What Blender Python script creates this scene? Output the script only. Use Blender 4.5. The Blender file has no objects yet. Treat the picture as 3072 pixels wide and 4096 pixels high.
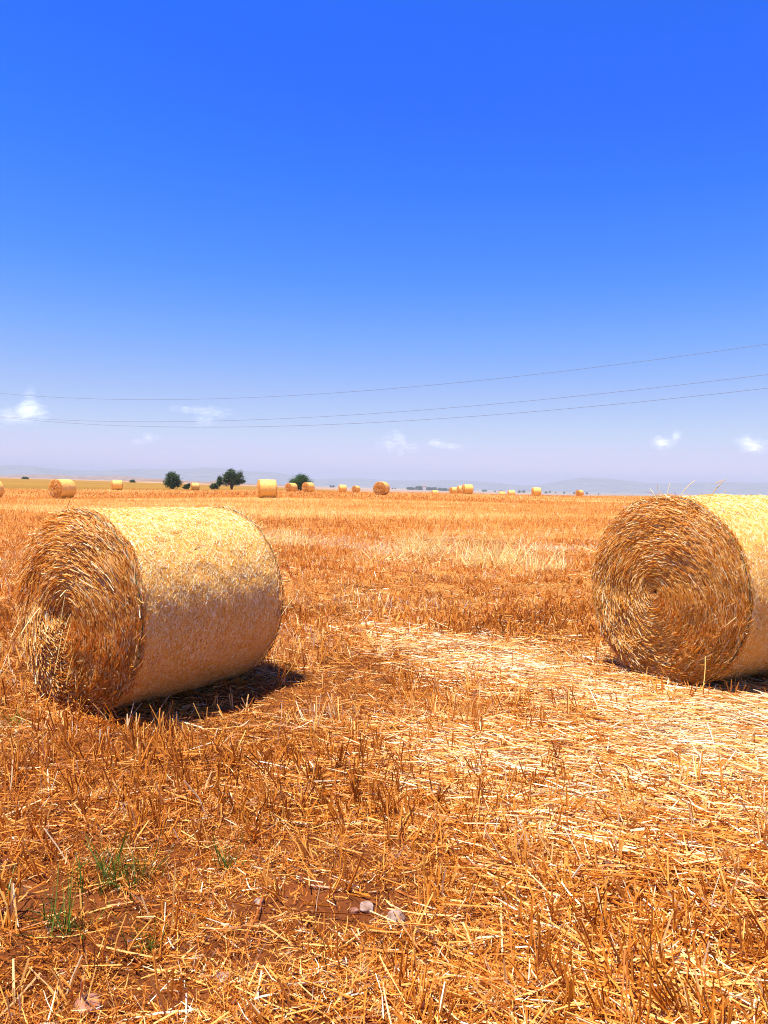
import bpy, math
import numpy as np
from mathutils import Matrix, Vector

scene = bpy.context.scene
COL = scene.collection
RNG = np.random.default_rng(7)
PI = math.pi

# ------------------------------------------------------------------ camera model
F = 3076.0                       # focal length in photo pixels (3072 x 4096)
CX, CY = 1536.0, 2048.0
RHO = math.radians(1.305)
PIT = -math.atan(108 / F)
H = 1.5
FWD = np.array([0, math.cos(PIT), math.sin(PIT)])
R0 = np.array([1.0, 0, 0])
U0 = np.cross(R0, FWD)
RT = R0 * math.cos(RHO) + U0 * math.sin(RHO)
UP = -R0 * math.sin(RHO) + U0 * math.cos(RHO)
EYE = np.array([0, 0, H])


def proj(P):
    P = np.atleast_2d(P) - EYE
    d = np.maximum(P @ FWD, 1e-3)
    return CX + F * (P @ RT) / d, CY - F * (P @ UP) / d


def ray(px, py):
    d = F * FWD + (px - CX) * RT - (py - CY) * UP
    return d / np.linalg.norm(d)


def hor(u):                      # row of the true horizon in column u
    return 1940 + (u - CX) * math.tan(RHO)


# ------------------------------------------------------------------ noise
_tab = np.random.default_rng(3).random((256, 256))


def vnoise(x, y, s=1.0, seed=0):
    x = np.asarray(x, float) / s + seed * 17.31
    y = np.asarray(y, float) / s + seed * 5.77
    xi = np.floor(x).astype(int); yi = np.floor(y).astype(int)
    fx = x - xi; fy = y - yi
    fx = fx * fx * (3 - 2 * fx); fy = fy * fy * (3 - 2 * fy)
    a = _tab[xi & 255, yi & 255]; b = _tab[(xi + 1) & 255, yi & 255]
    c = _tab[xi & 255, (yi + 1) & 255]; d = _tab[(xi + 1) & 255, (yi + 1) & 255]
    return (a * (1 - fx) + b * fx) * (1 - fy) + (c * (1 - fx) + d * fx) * fy


def sstep(a, b, x):
    t = np.clip((x - a) / (b - a), 0, 1)
    return t * t * (3 - 2 * t)


# ------------------------------------------------------------------ terrain
US = np.array([-2200, 0, 300, 750, 1100, 1500, 1850, 2150, 2500, 3072, 5300], float)
DS = np.array([1.5, 5.5, 12, 40, 57, 75, 90, 115, 140, 155, 190, 300, 600, 1200, 2500, 9500], float)
TZ = np.array([
    [0, 0, 0, .0, .05, 0, 0, 0, 0, -.05, -.15, -.05, .1, 0, -5, -18],
    [0, 0, 0, .0, .05, 0, 0, 0, 0, -.05, -.15, -.05, .1, 0, -5, -18],
    [0, 0, 0, .0, .08, 0, 0, 0, 0, -.05, -.2, -.1, .05, -.5, -6, -18],
    [0, 0, .0, .1, .25, .25, .2, .1, 0, -.1, -.28, -.3, -.4, -2, -8, -18],
    [0, 0, .02, .2, .39, .42, .4, .3, .18, .05, -.2, -.4, -1, -3, -9, -18],
    [0, 0, .04, .25, .42, .5, .5, .42, .2, .05, -.3, -1.2, -3, -6, -11, -18],
    [0, .03, .06, .25, .42, .5, .53, .52, .3, -.1, -.8, -3, -6, -9, -13, -18],
    [0, .09, .1, .25, .4, .46, .48, .5, .45, .2, -.5, -2.5, -6, -9, -13, -18],
    [0, .13, .15, .3, .4, .46, .5, .55, .62, .55, .15, -2, -6, -9, -13, -18],
    [0, .17, .2, .35, .45, .5, .55, .65, .7, .6, .1, -2, -6, -9, -13, -18],
    [0, .17, .2, .35, .45, .5, .55, .65, .7, .6, .1, -2, -6, -9, -13, -18]])
NU, ND = 120, 260
_ug = np.linspace(US[0], US[-1], NU)
_lg = np.linspace(math.log(1.5), math.log(9500), ND)
_t1 = np.array([np.interp(_lg, np.log(DS), r) for r in TZ])
_grid = np.array([np.interp(_ug, US, _t1[:, j]) for j in range(ND)]).T
for _ in range(3):
    g = np.pad(_grid, 1, mode='edge')
    _grid = (g[:-2, 1:-1] + g[2:, 1:-1] + g[1:-1, :-2] + g[1:-1, 2:] + 2 * g[1:-1, 1:-1]) / 6


def ucol(x, y):
    az = np.clip(np.arctan2(x, y), -0.86, 0.86)
    return CX + F * np.tan(az)


def terr0(x, y):
    x = np.asarray(x, float); y = np.asarray(y, float)
    d = np.clip(np.hypot(x, y), 1.5, 9499)
    a = np.clip((ucol(x, y) - _ug[0]) / (_ug[-1] - _ug[0]) * (NU - 1), 0, NU - 1.001)
    b = np.clip((np.log(d) - _lg[0]) / (_lg[-1] - _lg[0]) * (ND - 1), 0, ND - 1.001)
    i = a.astype(int); j = b.astype(int); fa = a - i; fb = b - j
    return ((_grid[i, j] * (1 - fa) + _grid[i + 1, j] * fa) * (1 - fb)
            + (_grid[i, j + 1] * (1 - fa) + _grid[i + 1, j + 1] * fa) * fb)


BALE_R, BALE_L = 0.657, 1.28
# column, distance, angle to the view, row of the top, label
FAR = [
    (-40, 60, 40, 1920, 'straw bale cut off by the left edge of the field, only its brown end showing'),
    (248, 57, 42, 1917, 'far left round bale with coiled end turned left, alone beyond the big left bale'),
    (466, 106, 6, 1920, 'small pale bale, side-on against the yellow crop, left of the round tree'),
    (779, 135, 10, 1931, 'tiny bale standing beside the little bush, between the round tree and the spreading tree'),
    (1066, 55, 9, 1918, 'largest far bale, side-on and bright-topped, alone left of the domed tree'),
    (1163, 110, 47, 1932, 'far bale just left of the domed dark tree, coiled end to the left'),
    (1231, 105, 47, 1930, 'right bale of the pair in front of the domed tree, hiding its trunk'),
    (1368, 132, 11, 1939, 'small side-on bale right of the domed tree, brighter of two small bales there'),
    (1422, 156, 51, 1943, 'small bale with coiled end showing, just left of the broad-ended far bale'),
    (1524, 75, 69, 1927, 'far bale with broad coiled end facing the viewer, near the horizon centre'),
    (1737, 173, 15, 1961, 'bale almost sunk behind the field crest, left of the close group of three'),
    (1812, 143, 30, 1949, 'leftmost, lowest bale of the close group of three on the crest'),
    (1843, 134, 20, 1943, 'middle bale of the close group of three, half hidden by its right neighbour'),
    (1868, 106, 20, 1938, 'front bale at the right of the close group of three, overlapping the middle one'),
    (2006, 170, 10, 1966, 'pale top of a bale barely showing above the crest, right of the group of three'),
    (2043, 156, 12, 1961, 'low pale bale on the crest beside the one that barely shows'),
    (2143, 123, 17, 1950, 'lone upright bale on the crest, brightest of the far right ones'),
    (2316, 165, 50, 1960, 'last far bale on the right skyline, nearest to the big right bale'),
]
CORR = []
BPOS = []
for (u, d, psi, top, lab) in FAR:
    az = math.atan((u - CX) / F)
    x, y = d * math.sin(az), d * math.cos(az)
    zt = H + (hor(u) - top) / F * d * math.cos(az)
    zb = zt - 2 * BALE_R
    BPOS.append((x, y, zb, math.radians(psi) - az))
    CORR.append((x, y, float(np.clip(zb + .03 - terr0(x, y), -.5, .35))))


def terr(x, y):
    z = terr0(x, y)
    for (bx, by, dz) in CORR:
        s = 0.09 * math.hypot(bx, by)
        z = z + dz * np.exp(-((x - bx) ** 2 + (y - by) ** 2) / (2 * s * s)) * 0.9
    return z


def micro(x, y):
    d = np.hypot(x, y)
    k = 1 - sstep(12, 40, d)
    n = (vnoise(x, y, .55, 1) - .5) * .07 + (vnoise(x, y, .16, 2) - .5) * .045 + (vnoise(x, y, .05, 3) - .5) * .010
    return n * k


def ground(x, y):
    return terr(x, y) + micro(x, y)


def on_ground(px, py):
    r = ray(px, py)
    t = 3.0
    for _ in range(60):
        p = EYE + r * t
        g = float(terr(p[0], p[1]))
        t += (p[2] - g) / max(-r[2], .01) * .6
    p = EYE + r * t
    return p


# ------------------------------------------------------------------ mesh helpers
def mesh_np(name, V, Q, mats, parent=None, attr=None, colattr=None, mi=None, smooth=False):
    """V (n,3); Q (m,4) quads (or (m,3) triangles); attr: dict name -> per vertex float"""
    me = bpy.data.meshes.new(name)
    V = np.ascontiguousarray(V, np.float32); Q = np.ascontiguousarray(Q, np.int32)
    k = Q.shape[1]
    me.vertices.add(len(V)); me.vertices.foreach_set('co', V.ravel())
    me.loops.add(Q.size); me.loops.foreach_set('vertex_index', Q.ravel())
    me.polygons.add(len(Q))
    me.polygons.foreach_set('loop_start', np.arange(0, Q.size, k, dtype=np.int32))
    me.polygons.foreach_set('loop_total', np.full(len(Q), k, np.int32))
    if mi is not None:
        me.polygons.foreach_set('material_index', np.ascontiguousarray(mi, np.int32))
    me.polygons.foreach_set('use_smooth', np.full(len(Q), bool(smooth)))
    me.update(calc_edges=True)
    for n, a in (attr or {}).items():
        at = me.attributes.new(n, 'FLOAT', 'POINT')
        at.data.foreach_set('value', np.ascontiguousarray(a, np.float32))
    for n, a in (colattr or {}).items():
        at = me.attributes.new(n, 'FLOAT_COLOR', 'POINT')
        a4 = np.ones((len(V), 4), np.float32); a4[:, :3] = a
        at.data.foreach_set('color', a4.ravel())
    for m in (mats if isinstance(mats, (list, tuple)) else [mats]):
        me.materials.append(m)
    o = bpy.data.objects.new(name, me)
    COL.objects.link(o)
    if parent is not None:
        o.parent = parent
    return o


def tag(o, label=None, cat=None, group=None, kind=None):
    if label: o['label'] = label
    if cat: o['category'] = cat
    if group: o['group'] = group
    if kind: o['kind'] = kind
    return o


def empty(name, loc, rz=0.0):
    o = bpy.data.objects.new(name, None)
    COL.objects.link(o)
    o.location = loc; o.rotation_euler = (0, 0, rz); o.empty_display_size = .2
    return o


def norm(a):
    return a / np.maximum(np.linalg.norm(a, axis=1, keepdims=True), 1e-9)


def stalks(P, D, L, W, bend=None, sides=3, segs=2, taper=1.0, rng=RNG, face=None):
    """straws as bent tubes (sides>=3) or ribbons (sides==2). returns V, Q"""
    n = len(P); D = norm(D); L = np.broadcast_to(L, n); W = np.broadcast_to(W, n)
    if bend is None: bend = np.zeros((n, 3))
    rv = rng.normal(size=(n, 3)) if face is None else face
    A = norm(np.cross(D, rv)); B = np.cross(D, A)
    rings = segs + 1
    if sides == 2:
        V = np.zeros((n, rings, 2, 3))
        for s in range(rings):
            t = s / segs
            c = P + D * (L * t)[:, None] + bend * (L * t * t)[:, None]
            w = (W * (1 + (taper - 1) * t) * .5)[:, None]
            V[:, s, 0] = c - A * w; V[:, s, 1] = c + A * w
        base = (np.arange(n) * rings * 2)[:, None]
        q = []
        for s in range(segs):
            q.append(base + np.array([[s * 2, s * 2 + 1, s * 2 + 3, s * 2 + 2]]))
        return V.reshape(-1, 3), np.concatenate(q)
    V = np.zeros((n, rings, sides, 3))
    for s in range(rings):
        t = s / segs
        c = P + D * (L * t)[:, None] + bend * (L * t * t)[:, None]
        w = (W * (1 + (taper - 1) * t) * .5)[:, None]
        for k in range(sides):
            a = 2 * PI * k / sides
            V[:, s, k] = c + (A * math.cos(a) + B * math.sin(a)) * w
    base = (np.arange(n) * rings * sides)[:, None]
    q = []
    for s in range(segs):
        for k in range(sides):
            k2 = (k + 1) % sides
            q.append(base + np.array([[s * sides + k, s * sides + k2, (s + 1) * sides + k2, (s + 1) * sides + k]]))
    return V.reshape(-1, 3), np.concatenate(q)


class Acc:
    def __init__(s): s.V = []; s.Q = []; s.T = []; s.n = 0; s.M = []

    def add(s, V, Q, tone, per=None, mi=0):
        tone = np.asarray(tone, float)
        if tone.ndim and len(tone) != len(V): tone = np.repeat(tone, len(V) // len(tone))
        s.V.append(V); s.Q.append(Q + s.n); s.T.append(np.broadcast_to(tone, len(V))); s.n += len(V)
        s.M.append(np.full(len(Q), mi))

    def build(s, name, mats, parent=None, smooth=False):
        return mesh_np(name, np.concatenate(s.V), np.concatenate(s.Q), mats, parent,
                       attr={'tone': np.concatenate(s.T)}, mi=np.concatenate(s.M), smooth=smooth)


# ------------------------------------------------------------------ materials
def mat(name):
    m = bpy.data.materials.new(name); m.use_nodes = True
    nt = m.node_tree; nt.nodes.clear()
    out = nt.nodes.new('ShaderNodeOutputMaterial')
    b = nt.nodes.new('ShaderNodeBsdfPrincipled')
    nt.links.new(b.outputs[0], out.inputs['Surface'])
    return m, nt, b


def N(nt, t, **kw):
    n = nt.nodes.new(t)
    for k, v in kw.items():
        if k in n.inputs: n.inputs[k].default_value = v
        else: setattr(n, k, v)
    return n


def ramp(nt, fac, stops):
    r = nt.nodes.new('ShaderNodeValToRGB')
    e = r.color_ramp.elements
    while len(e) < len(stops): e.new(.5)
    for el, (p, c) in zip(e, stops):
        el.position = p; el.color = (*c, 1)
    nt.links.new(fac, r.inputs[0])
    return r.outputs[0]


STRAW = [(0, (.08, .022, .003)), (.25, (.42, .115, .008)), (.5, (.74, .265, .022)), (.75, (.88, .51, .12)), (1, (.96, .86, .58))]


def straw_mat(name, stops=STRAW, rough=.42, spec=.35, trans=0.0):
    m, nt, b = mat(name)
    a = N(nt, 'ShaderNodeAttribute', attribute_name='tone')
    c = ramp(nt, a.outputs['Fac'], stops)
    nt.links.new(c, b.inputs['Base Color'])
    b.inputs['Roughness'].default_value = rough
    b.inputs['Specular IOR Level'].default_value = spec
    if trans:
        out = nt.nodes['Material Output']
        tr = N(nt, 'ShaderNodeBsdfTranslucent'); nt.links.new(c, tr.inputs['Color'])
        mx = N(nt, 'ShaderNodeMixShader'); mx.inputs[0].default_value = trans
        nt.links.new(b.outputs[0], mx.inputs[1]); nt.links.new(tr.outputs[0], mx.inputs[2])
        nt.links.new(mx.outputs[0], out.inputs['Surface'])
    return m


M_straw = straw_mat('dry_straw', trans=.25)
M_end = straw_mat('bale_straw', [(0, (.14, .04, .005)), (.25, (.50, .16, .012)), (.5, (.80, .34, .035)), (.75, (.90, .56, .13)), (1, (.96, .86, .56))], trans=.4)
M_chaff = straw_mat('chaff', rough=.6, spec=.3, trans=.2)
M_green = straw_mat('green_blade', [(0, (.03, .08, .008)), (.5, (.09, .18, .015)), (1, (.27, .30, .04))], trans=.3)
M_palegrass = straw_mat('pale_dry_grass', [(0, (.62, .34, .05)), (.5, (.88, .62, .17)), (1, (.94, .82, .42))], trans=.2)


def net_mat():
    m, nt, b = mat('net_wrap')
    tc = N(nt, 'ShaderNodeTexCoord')
    mp = N(nt, 'ShaderNodeMapping'); mp.inputs['Scale'].default_value = (1, 1, 1)
    nt.links.new(tc.outputs['Object'], mp.inputs[0])
    n1 = N(nt, 'ShaderNodeTexNoise', Scale=260.0, Detail=4.0, Roughness=.7)
    n2 = N(nt, 'ShaderNodeTexNoise', Scale=14.0, Detail=3.0)
    nt.links.new(mp.outputs[0], n1.inputs['Vector']); nt.links.new(mp.outputs[0], n2.inputs['Vector'])
    mx = N(nt, 'ShaderNodeMath', operation='MULTIPLY_ADD'); mx.inputs[1].default_value = .35
    nt.links.new(n2.outputs[0], mx.inputs[0]); nt.links.new(n1.outputs[0], mx.inputs[2])
    c = ramp(nt, mx.outputs[0], [(.42, (.46, .15, .010)), (.58, (.82, .38, .035)), (.72, (.91, .57, .11)), (.95, (.95, .86, .5))])
    nt.links.new(c, b.inputs['Base Color'])
    b.inputs['Roughness'].default_value = .5; b.inputs['Specular IOR Level'].default_value = .45
    bp = N(nt, 'ShaderNodeBump', Strength=.6, Distance=.006)
    nt.links.new(n1.outputs[0], bp.inputs['Height']); nt.links.new(bp.outputs[0], b.inputs['Normal'])
    return m


M_net = net_mat()
M_netstraw = straw_mat('net_straw', [(0, (.42, .13, .008)), (.25, (.78, .32, .020)), (.6, (.92, .55, .095)), (.9, (.97, .91, .58))], rough=.5, spec=.3)


def core_mat():
    m, nt, b = mat('bale_core')
    n1 = N(nt, 'ShaderNodeTexNoise', Scale=60.0, Detail=5.0)
    tc = N(nt, 'ShaderNodeTexCoord'); nt.links.new(tc.outputs['Object'], n1.inputs['Vector'])
    c = ramp(nt, n1.outputs[0], [(.3, (.34, .12, .010)), (.7, (.60, .26, .030))])
    nt.links.new(c, b.inputs['Base Color']); b.inputs['Roughness'].default_value = .8
    bp = N(nt, 'ShaderNodeBump', Strength=.8, Distance=.01)
    nt.links.new(n1.outputs[0], bp.inputs['Height']); nt.links.new(bp.outputs[0], b.inputs['Normal'])
    return m


M_core = core_mat()


def simple(name, c, rough=.7, noise=None, c2=None, spec=.3):
    m, nt, b = mat(name)
    b.inputs['Roughness'].default_value = rough
    b.inputs['Specular IOR Level'].default_value = spec
    if noise:
        n1 = N(nt, 'ShaderNodeTexNoise', Scale=noise, Detail=5.0)
        tc = N(nt, 'ShaderNodeTexCoord'); nt.links.new(tc.outputs['Object'], n1.inputs['Vector'])
        cc = ramp(nt, n1.outputs[0], [(.35, c), (.65, c2)])
        nt.links.new(cc, b.inputs['Base Color'])
        bp = N(nt, 'ShaderNodeBump', Strength=.5, Distance=.2 / noise)
        nt.links.new(n1.outputs[0], bp.inputs['Height']); nt.links.new(bp.outputs[0], b.inputs['Normal'])
    else:
        b.inputs['Base Color'].default_value = (*c, 1)
    return m


M_edge = simple('net_edge', (.03, .06, .02), .5)
M_bark = simple('bark', (.05, .035, .02), .9, 8.0, (.12, .08, .05))
M_wire = simple('wire_metal', (.12, .12, .14), .5)
M_stone = simple('pale_stone', (.20, .10, .06), .9, 25.0, (.40, .29, .22))
M_stonered = simple('reddish_stone', (.20, .065, .03), .9, 25.0, (.36, .17, .10))
M_hill = simple('hill_scrub', (.12, .125, .13), .95, .012, (.20, .195, .175))
M_lowhill = simple('dry_hill', (.16, .09, .045), .95, .03, (.30, .19, .10))
M_wall = simple('plaster', (.6, .55, .48), .9)
M_roof = simple('roof_tile', (.35, .18, .1), .9)

# ------------------------------------------------------------------ ground sheet
_az = np.concatenate([np.radians(np.arange(-46, 46.01, .22)), np.radians(np.arange(51, 314, 5.0))])
NA = len(_az); NR = 430
_r = np.exp(np.linspace(math.log(.4), math.log(8800), NR))
AA, RR = np.meshgrid(_az, _r)
gx = (RR * np.sin(AA)).ravel(); gy = (RR * np.cos(AA)).ravel()
gz = ground(gx, gy)
idx = np.arange(NR * NA).reshape(NR, NA)
j2 = (np.arange(NA) + 1) % NA
Q = np.stack([idx[:-1, :], idx[:-1][:, j2], idx[1:][:, j2], idx[1:, :]], -1).reshape(-1, 4)
gd = np.hypot(gx, gy); gu = ucol(gx, gy)
# colours of the land: red soil, straw litter, ripe yellow crop, bare brown plain
soil = np.array([.13, .023, .005]); litter = np.array([.50, .23, .05]); pale = np.array([.72, .46, .15])
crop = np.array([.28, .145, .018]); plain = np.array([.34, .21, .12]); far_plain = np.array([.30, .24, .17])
cov = sstep(3.0, 14, gd) * .8 + .12
c = soil * (1 - cov)[:, None] + litter * cov[:, None]
bands = vnoise(gx, gy + .35 * gx, 1, 5)
sw = vnoise(gx * .25 - gy * .07, gy + .12 * gx, 3.2, 6) * .6 + vnoise(gx * .3, gy, 9.0, 8) * .4
k = (sstep(.48, .72, sw) * sstep(8, 22, gd) * .30)[:, None]
c = c * (1 - k) + pale * k
k = (sstep(.52, .3, sw) * sstep(8, 22, gd) * .4)[:, None]
c = c * (1 - k) + np.array([.46, .15, .02]) * k
edge = np.interp(gu, [-2000, 0, 300, 750, 1100, 1350, 1500], [95, 100, 105, 130, 165, 200, 230]) + (vnoise(gx, gy, 14, 4) - .5) * 14
k = sstep(-4, 4, gd - edge) * (1 - sstep(1380, 1560, gu))
k = k[:, None]
cropc = crop * (.85 + .3 * vnoise(gx * .3, gy, 18, 9))[:, None]
c = c * (1 - k) + cropc * k
edge2 = np.interp(gu, [-2000, 0, 300, 750, 1100, 1350], [640, 620, 560, 420, 320, 260]) + (vnoise(gx, gy, 60, 11) - .5) * 60
k = sstep(-20, 20, gd - edge2)[:, None]
c = c * (1 - k) + plain * (.8 + .4 * vnoise(gx, gy, 80, 12))[:, None] * k
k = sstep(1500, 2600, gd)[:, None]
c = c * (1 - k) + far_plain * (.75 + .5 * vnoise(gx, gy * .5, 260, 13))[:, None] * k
litter_k = np.clip(cov * (1 - sstep(90, 240, gd)) + .0, 0, 1)


def ground_mat():
    m, nt, b = mat('field_soil')
    a = N(nt, 'ShaderNodeAttribute', attribute_name='land')
    tc = N(nt, 'ShaderNodeTexCoord')
    n1 = N(nt, 'ShaderNodeTexNoise', Scale=55.0, Detail=6.0, Roughness=.7)
    n2 = N(nt, 'ShaderNodeTexNoise', Scale=5.0, Detail=6.0, Roughness=.65)
    n3 = N(nt, 'ShaderNodeTexNoise', Scale=.9, Detail=5.0, Roughness=.7)
    for n in (n1, n2, n3): nt.links.new(tc.outputs['Object'], n.inputs['Vector'])
    s = N(nt, 'ShaderNodeMath', operation='ADD'); nt.links.new(n1.outputs[0], s.inputs[0]); nt.links.new(n2.outputs[0], s.inputs[1])
    s2 = N(nt, 'ShaderNodeMath', operation='ADD'); nt.links.new(s.outputs[0], s2.inputs[0]); nt.links.new(n3.outputs[0], s2.inputs[1])
    mr = N(nt, 'ShaderNodeMapRange'); mr.inputs[1].default_value = 1.0; mr.inputs[2].default_value = 2.0
    mr.inputs[3].default_value = .45; mr.inputs[4].default_value = 1.5
    nt.links.new(s2.outputs[0], mr.inputs[0])
    mul = N(nt, 'ShaderNodeVectorMath', operation='SCALE')
    nt.links.new(a.outputs['Color'], mul.inputs[0]); nt.links.new(mr.outputs[0], mul.inputs['Scale'])
    nt.links.new(mul.outputs[0], b.inputs['Base Color'])
    b.inputs['Roughness'].default_value = .95; b.inputs['Specular IOR Level'].default_value = .1
    bp = N(nt, 'ShaderNodeBump', Strength=.9, Distance=.02)
    nt.links.new(s.outputs[0], bp.inputs['Height']); nt.links.new(bp.outputs[0], b.inputs['Normal'])
    return m


M_ground = ground_mat()
go = mesh_np('ground', np.stack([gx, gy, gz], 1), Q[:, ::-1], M_ground, colattr={'land': c}, smooth=True)
tag(go, kind='structure')

# ------------------------------------------------------------------ straw on the field
SOILP = [(1480, 3690, 150, 55), (1150, 3390, 90, 38), (1000, 3640, 110, 50), (2900, 4010, 170, 60), (330, 3990, 140, 60),
         (720, 3400, 110, 40), (1090, 3860, 120, 45), (140, 3160, 70, 25), (2400, 3180, 60, 20), (1840, 3560, 60, 22), (560, 3860, 90, 35), (2480, 4040, 90, 40)]


def bare(px, py):
    b = np.zeros_like(px)
    for (x, y, a, c_) in SOILP:
        q = ((px - x) / a) ** 2 + ((py - y) / c_) ** 2
        b = np.maximum(b, 1 - sstep(.5, 1.5, q))
    return b


WL = np.array([(1330, 2540, 55), (1700, 2610, 85), (2150, 2720, 125), (2600, 2850, 165), (3300, 2960, 190)], float)
WL2 = np.array([(1150, 2470, 40), (1350, 2510, 45), (1600, 2560, 50)], float)


def windrow(px, py):
    cy = np.interp(px, WL[:, 0], WL[:, 1]); hw = np.interp(px, WL[:, 0], WL[:, 2])
    w = np.exp(-((py - cy) / hw) ** 2) * sstep(1050, 1700, px)
    # a looser spread on the lower right
    w2 = .55 * sstep(1500, 2100, px - (py - 3000) * .5) * sstep(2850, 3000, py) * (1 - sstep(3350, 3800, py))
    w3 = .5 * np.exp(-((px - 1650) / 380) ** 2 - ((py - 3000) / 160) ** 2)
    return np.clip(w + w2 + w3, 0, 1)


def paleband(px, py):
    g = lambda x, y, a, b: np.exp(-((px - x) / a) ** 2 - ((py - y) / b) ** 2)
    return np.clip(g(1150, 2160, 160, 38) + .9 * g(1700, 2215, 260, 50) + .9 * g(2050, 2260, 190, 40)
                   + .6 * g(2000, 2140, 420, 30) + .5 * g(2300, 2200, 300, 30) + .5 * g(1500, 2270, 180, 25), 0, 1)


def wedge(n, d0, d1, rng, half=.60, p=1.0):
    """n points with density ~ d^-(p) per area"""
    t = rng.random(n)
    if abs(p - 2) < 1e-6: d = d0 * (d1 / d0) ** t
    else: d = (d0 ** (2 - p) + t * (d1 ** (2 - p) - d0 ** (2 - p))) ** (1 / (2 - p))
    az = (rng.random(n) * 2 - 1) * half
    return d * np.sin(az), d * np.cos(az), d


rng = np.random.default_rng(11)


def clipfield(x, y):
    """keep straw off the crop beyond the field edge"""
    u = ucol(x, y); d = np.hypot(x, y)
    e = np.interp(u, [-2000, 0, 300, 750, 1100, 1350, 1500], [95, 100, 105, 130, 165, 200, 230])
    return d < e


# --- stubble in drill rows
st = Acc()
RD = np.array([-.42, .907]); RN = np.array([.907, .42])
a0 = np.arange(-17, 22, .15); b0 = np.arange(-14, 26, .06)
A_, B_ = np.meshgrid(a0, b0)
A_ = A_.ravel() + rng.normal(0, .03, A_.size); B_ = B_.ravel() + rng.normal(0, .03, B_.size)
cxs = A_ * RN[0] + B_ * RD[0]; cys = A_ * RN[1] + B_ * RD[1]
cd = np.hypot(cxs, cys)
ok = (cys > 0) & (np.abs(np.arctan2(cxs, cys)) < .62) & (cd > 1.5) & (cd < 21)
cxs, cys, cd = cxs[ok], cys[ok], cd[ok]
px, py = proj(np.stack([cxs, cys, terr(cxs, cys)], 1))
keep = rng.random(len(cxs)) < (.12 + .95 * sstep(.32, .66, .5 * vnoise(cxs, cys, .5, 21) + .5 * vnoise(cxs * .5, cys, 1.3, 27))) * (1 - .75 * bare(px, py)) * (1 - .55 * windrow(px, py)) * np.where(cd < 4.5, 1.15, .8)
cxs, cys, cd = cxs[keep], cys[keep], cd[keep]
ns = rng.integers(3, 10, len(cxs))
sx = np.repeat(cxs, ns); sy = np.repeat(cys, ns)
clh = np.repeat(.075 + .085 * rng.random(len(cxs)) + .03 * vnoise(cxs, cys, 1.1, 22), ns)
lean = np.repeat(rng.normal(0, .2, (len(cxs), 2)) + np.array([-.10, .05]), ns, 0)
n = len(sx)
sx = sx + rng.normal(0, .018, n); sy = sy + rng.normal(0, .018, n)
P = np.stack([sx, sy, ground(sx, sy) - .01], 1)
D = np.concatenate([lean + rng.normal(0, .22, (n, 2)), np.ones((n, 1))], 1)
L = clh * rng.uniform(.55, 1.25, n) * (1 - .2 * sstep(5, 8, np.hypot(sx, sy)))
px, py = proj(P)
tone = np.clip(rng.normal(.50, .13, n) + .30 * paleband(px, py) + .45 * (vnoise(sx, sy, .9, 23) - .5) + (rng.random(n) < .05) * .4, .05, 1)
dd = np.hypot(sx, sy)
near = dd < 6.5
for msk, sd, wmul in ((near, 3, 1.0), (~near, 2, 1.5)):
    k = int(msk.sum())
    V, Qs = stalks(P[msk], D[msk], L[msk], rng.uniform(.0038, .0085, k) * wmul, rng.normal(0, .15, (k, 3)) * np.array([1, 1, .2]), sides=sd, taper=.9, rng=rng)
    st.add(V, Qs, tone[msk])
# farther stubble: sparser, each blade a tuft of stalks
for (n, d0, d1, w0, w1, h0, h1) in ((120000, 20, 60, .006, .014, .09, .19), (110000, 55, 190, .015, .04, .09, .2)):
    x, y, d = wedge(n, d0, d1, rng, .58, 1.1)
    ok = clipfield(x, y) & (rng.random(n) < .35 + .9 * vnoise(x, y, 1.6, 25)); x, y, d = x[ok], y[ok], d[ok]; n = len(x)
    P = np.stack([x, y, ground(x, y) - .01], 1)
    px, py = proj(P)
    D = np.concatenate([rng.normal(0, .35, (n, 2)), np.ones((n, 1))], 1)
    sw = vnoise(x * .25 - y * .07, y + .12 * x, 3.2, 6) * .6 + vnoise(x * .3, y, 9.0, 8) * .4
    tone = np.clip(rng.normal(.47, .12, n) + .3 * paleband(px, py) + .6 * (sw - .5) + (rng.random(n) < .05) * .3, .05, 1)
    V, Qs = stalks(P, D, rng.uniform(h0, h1, n), rng.uniform(w0, w1, n), rng.normal(0, .2, (n, 3)), sides=2, taper=.7, rng=rng)
    st.add(V, Qs, tone)
o = st.build('stubble', M_straw)
tag(o, 'cut orange straw stubble standing in rows over the whole field', 'stubble', kind='stuff')

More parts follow.
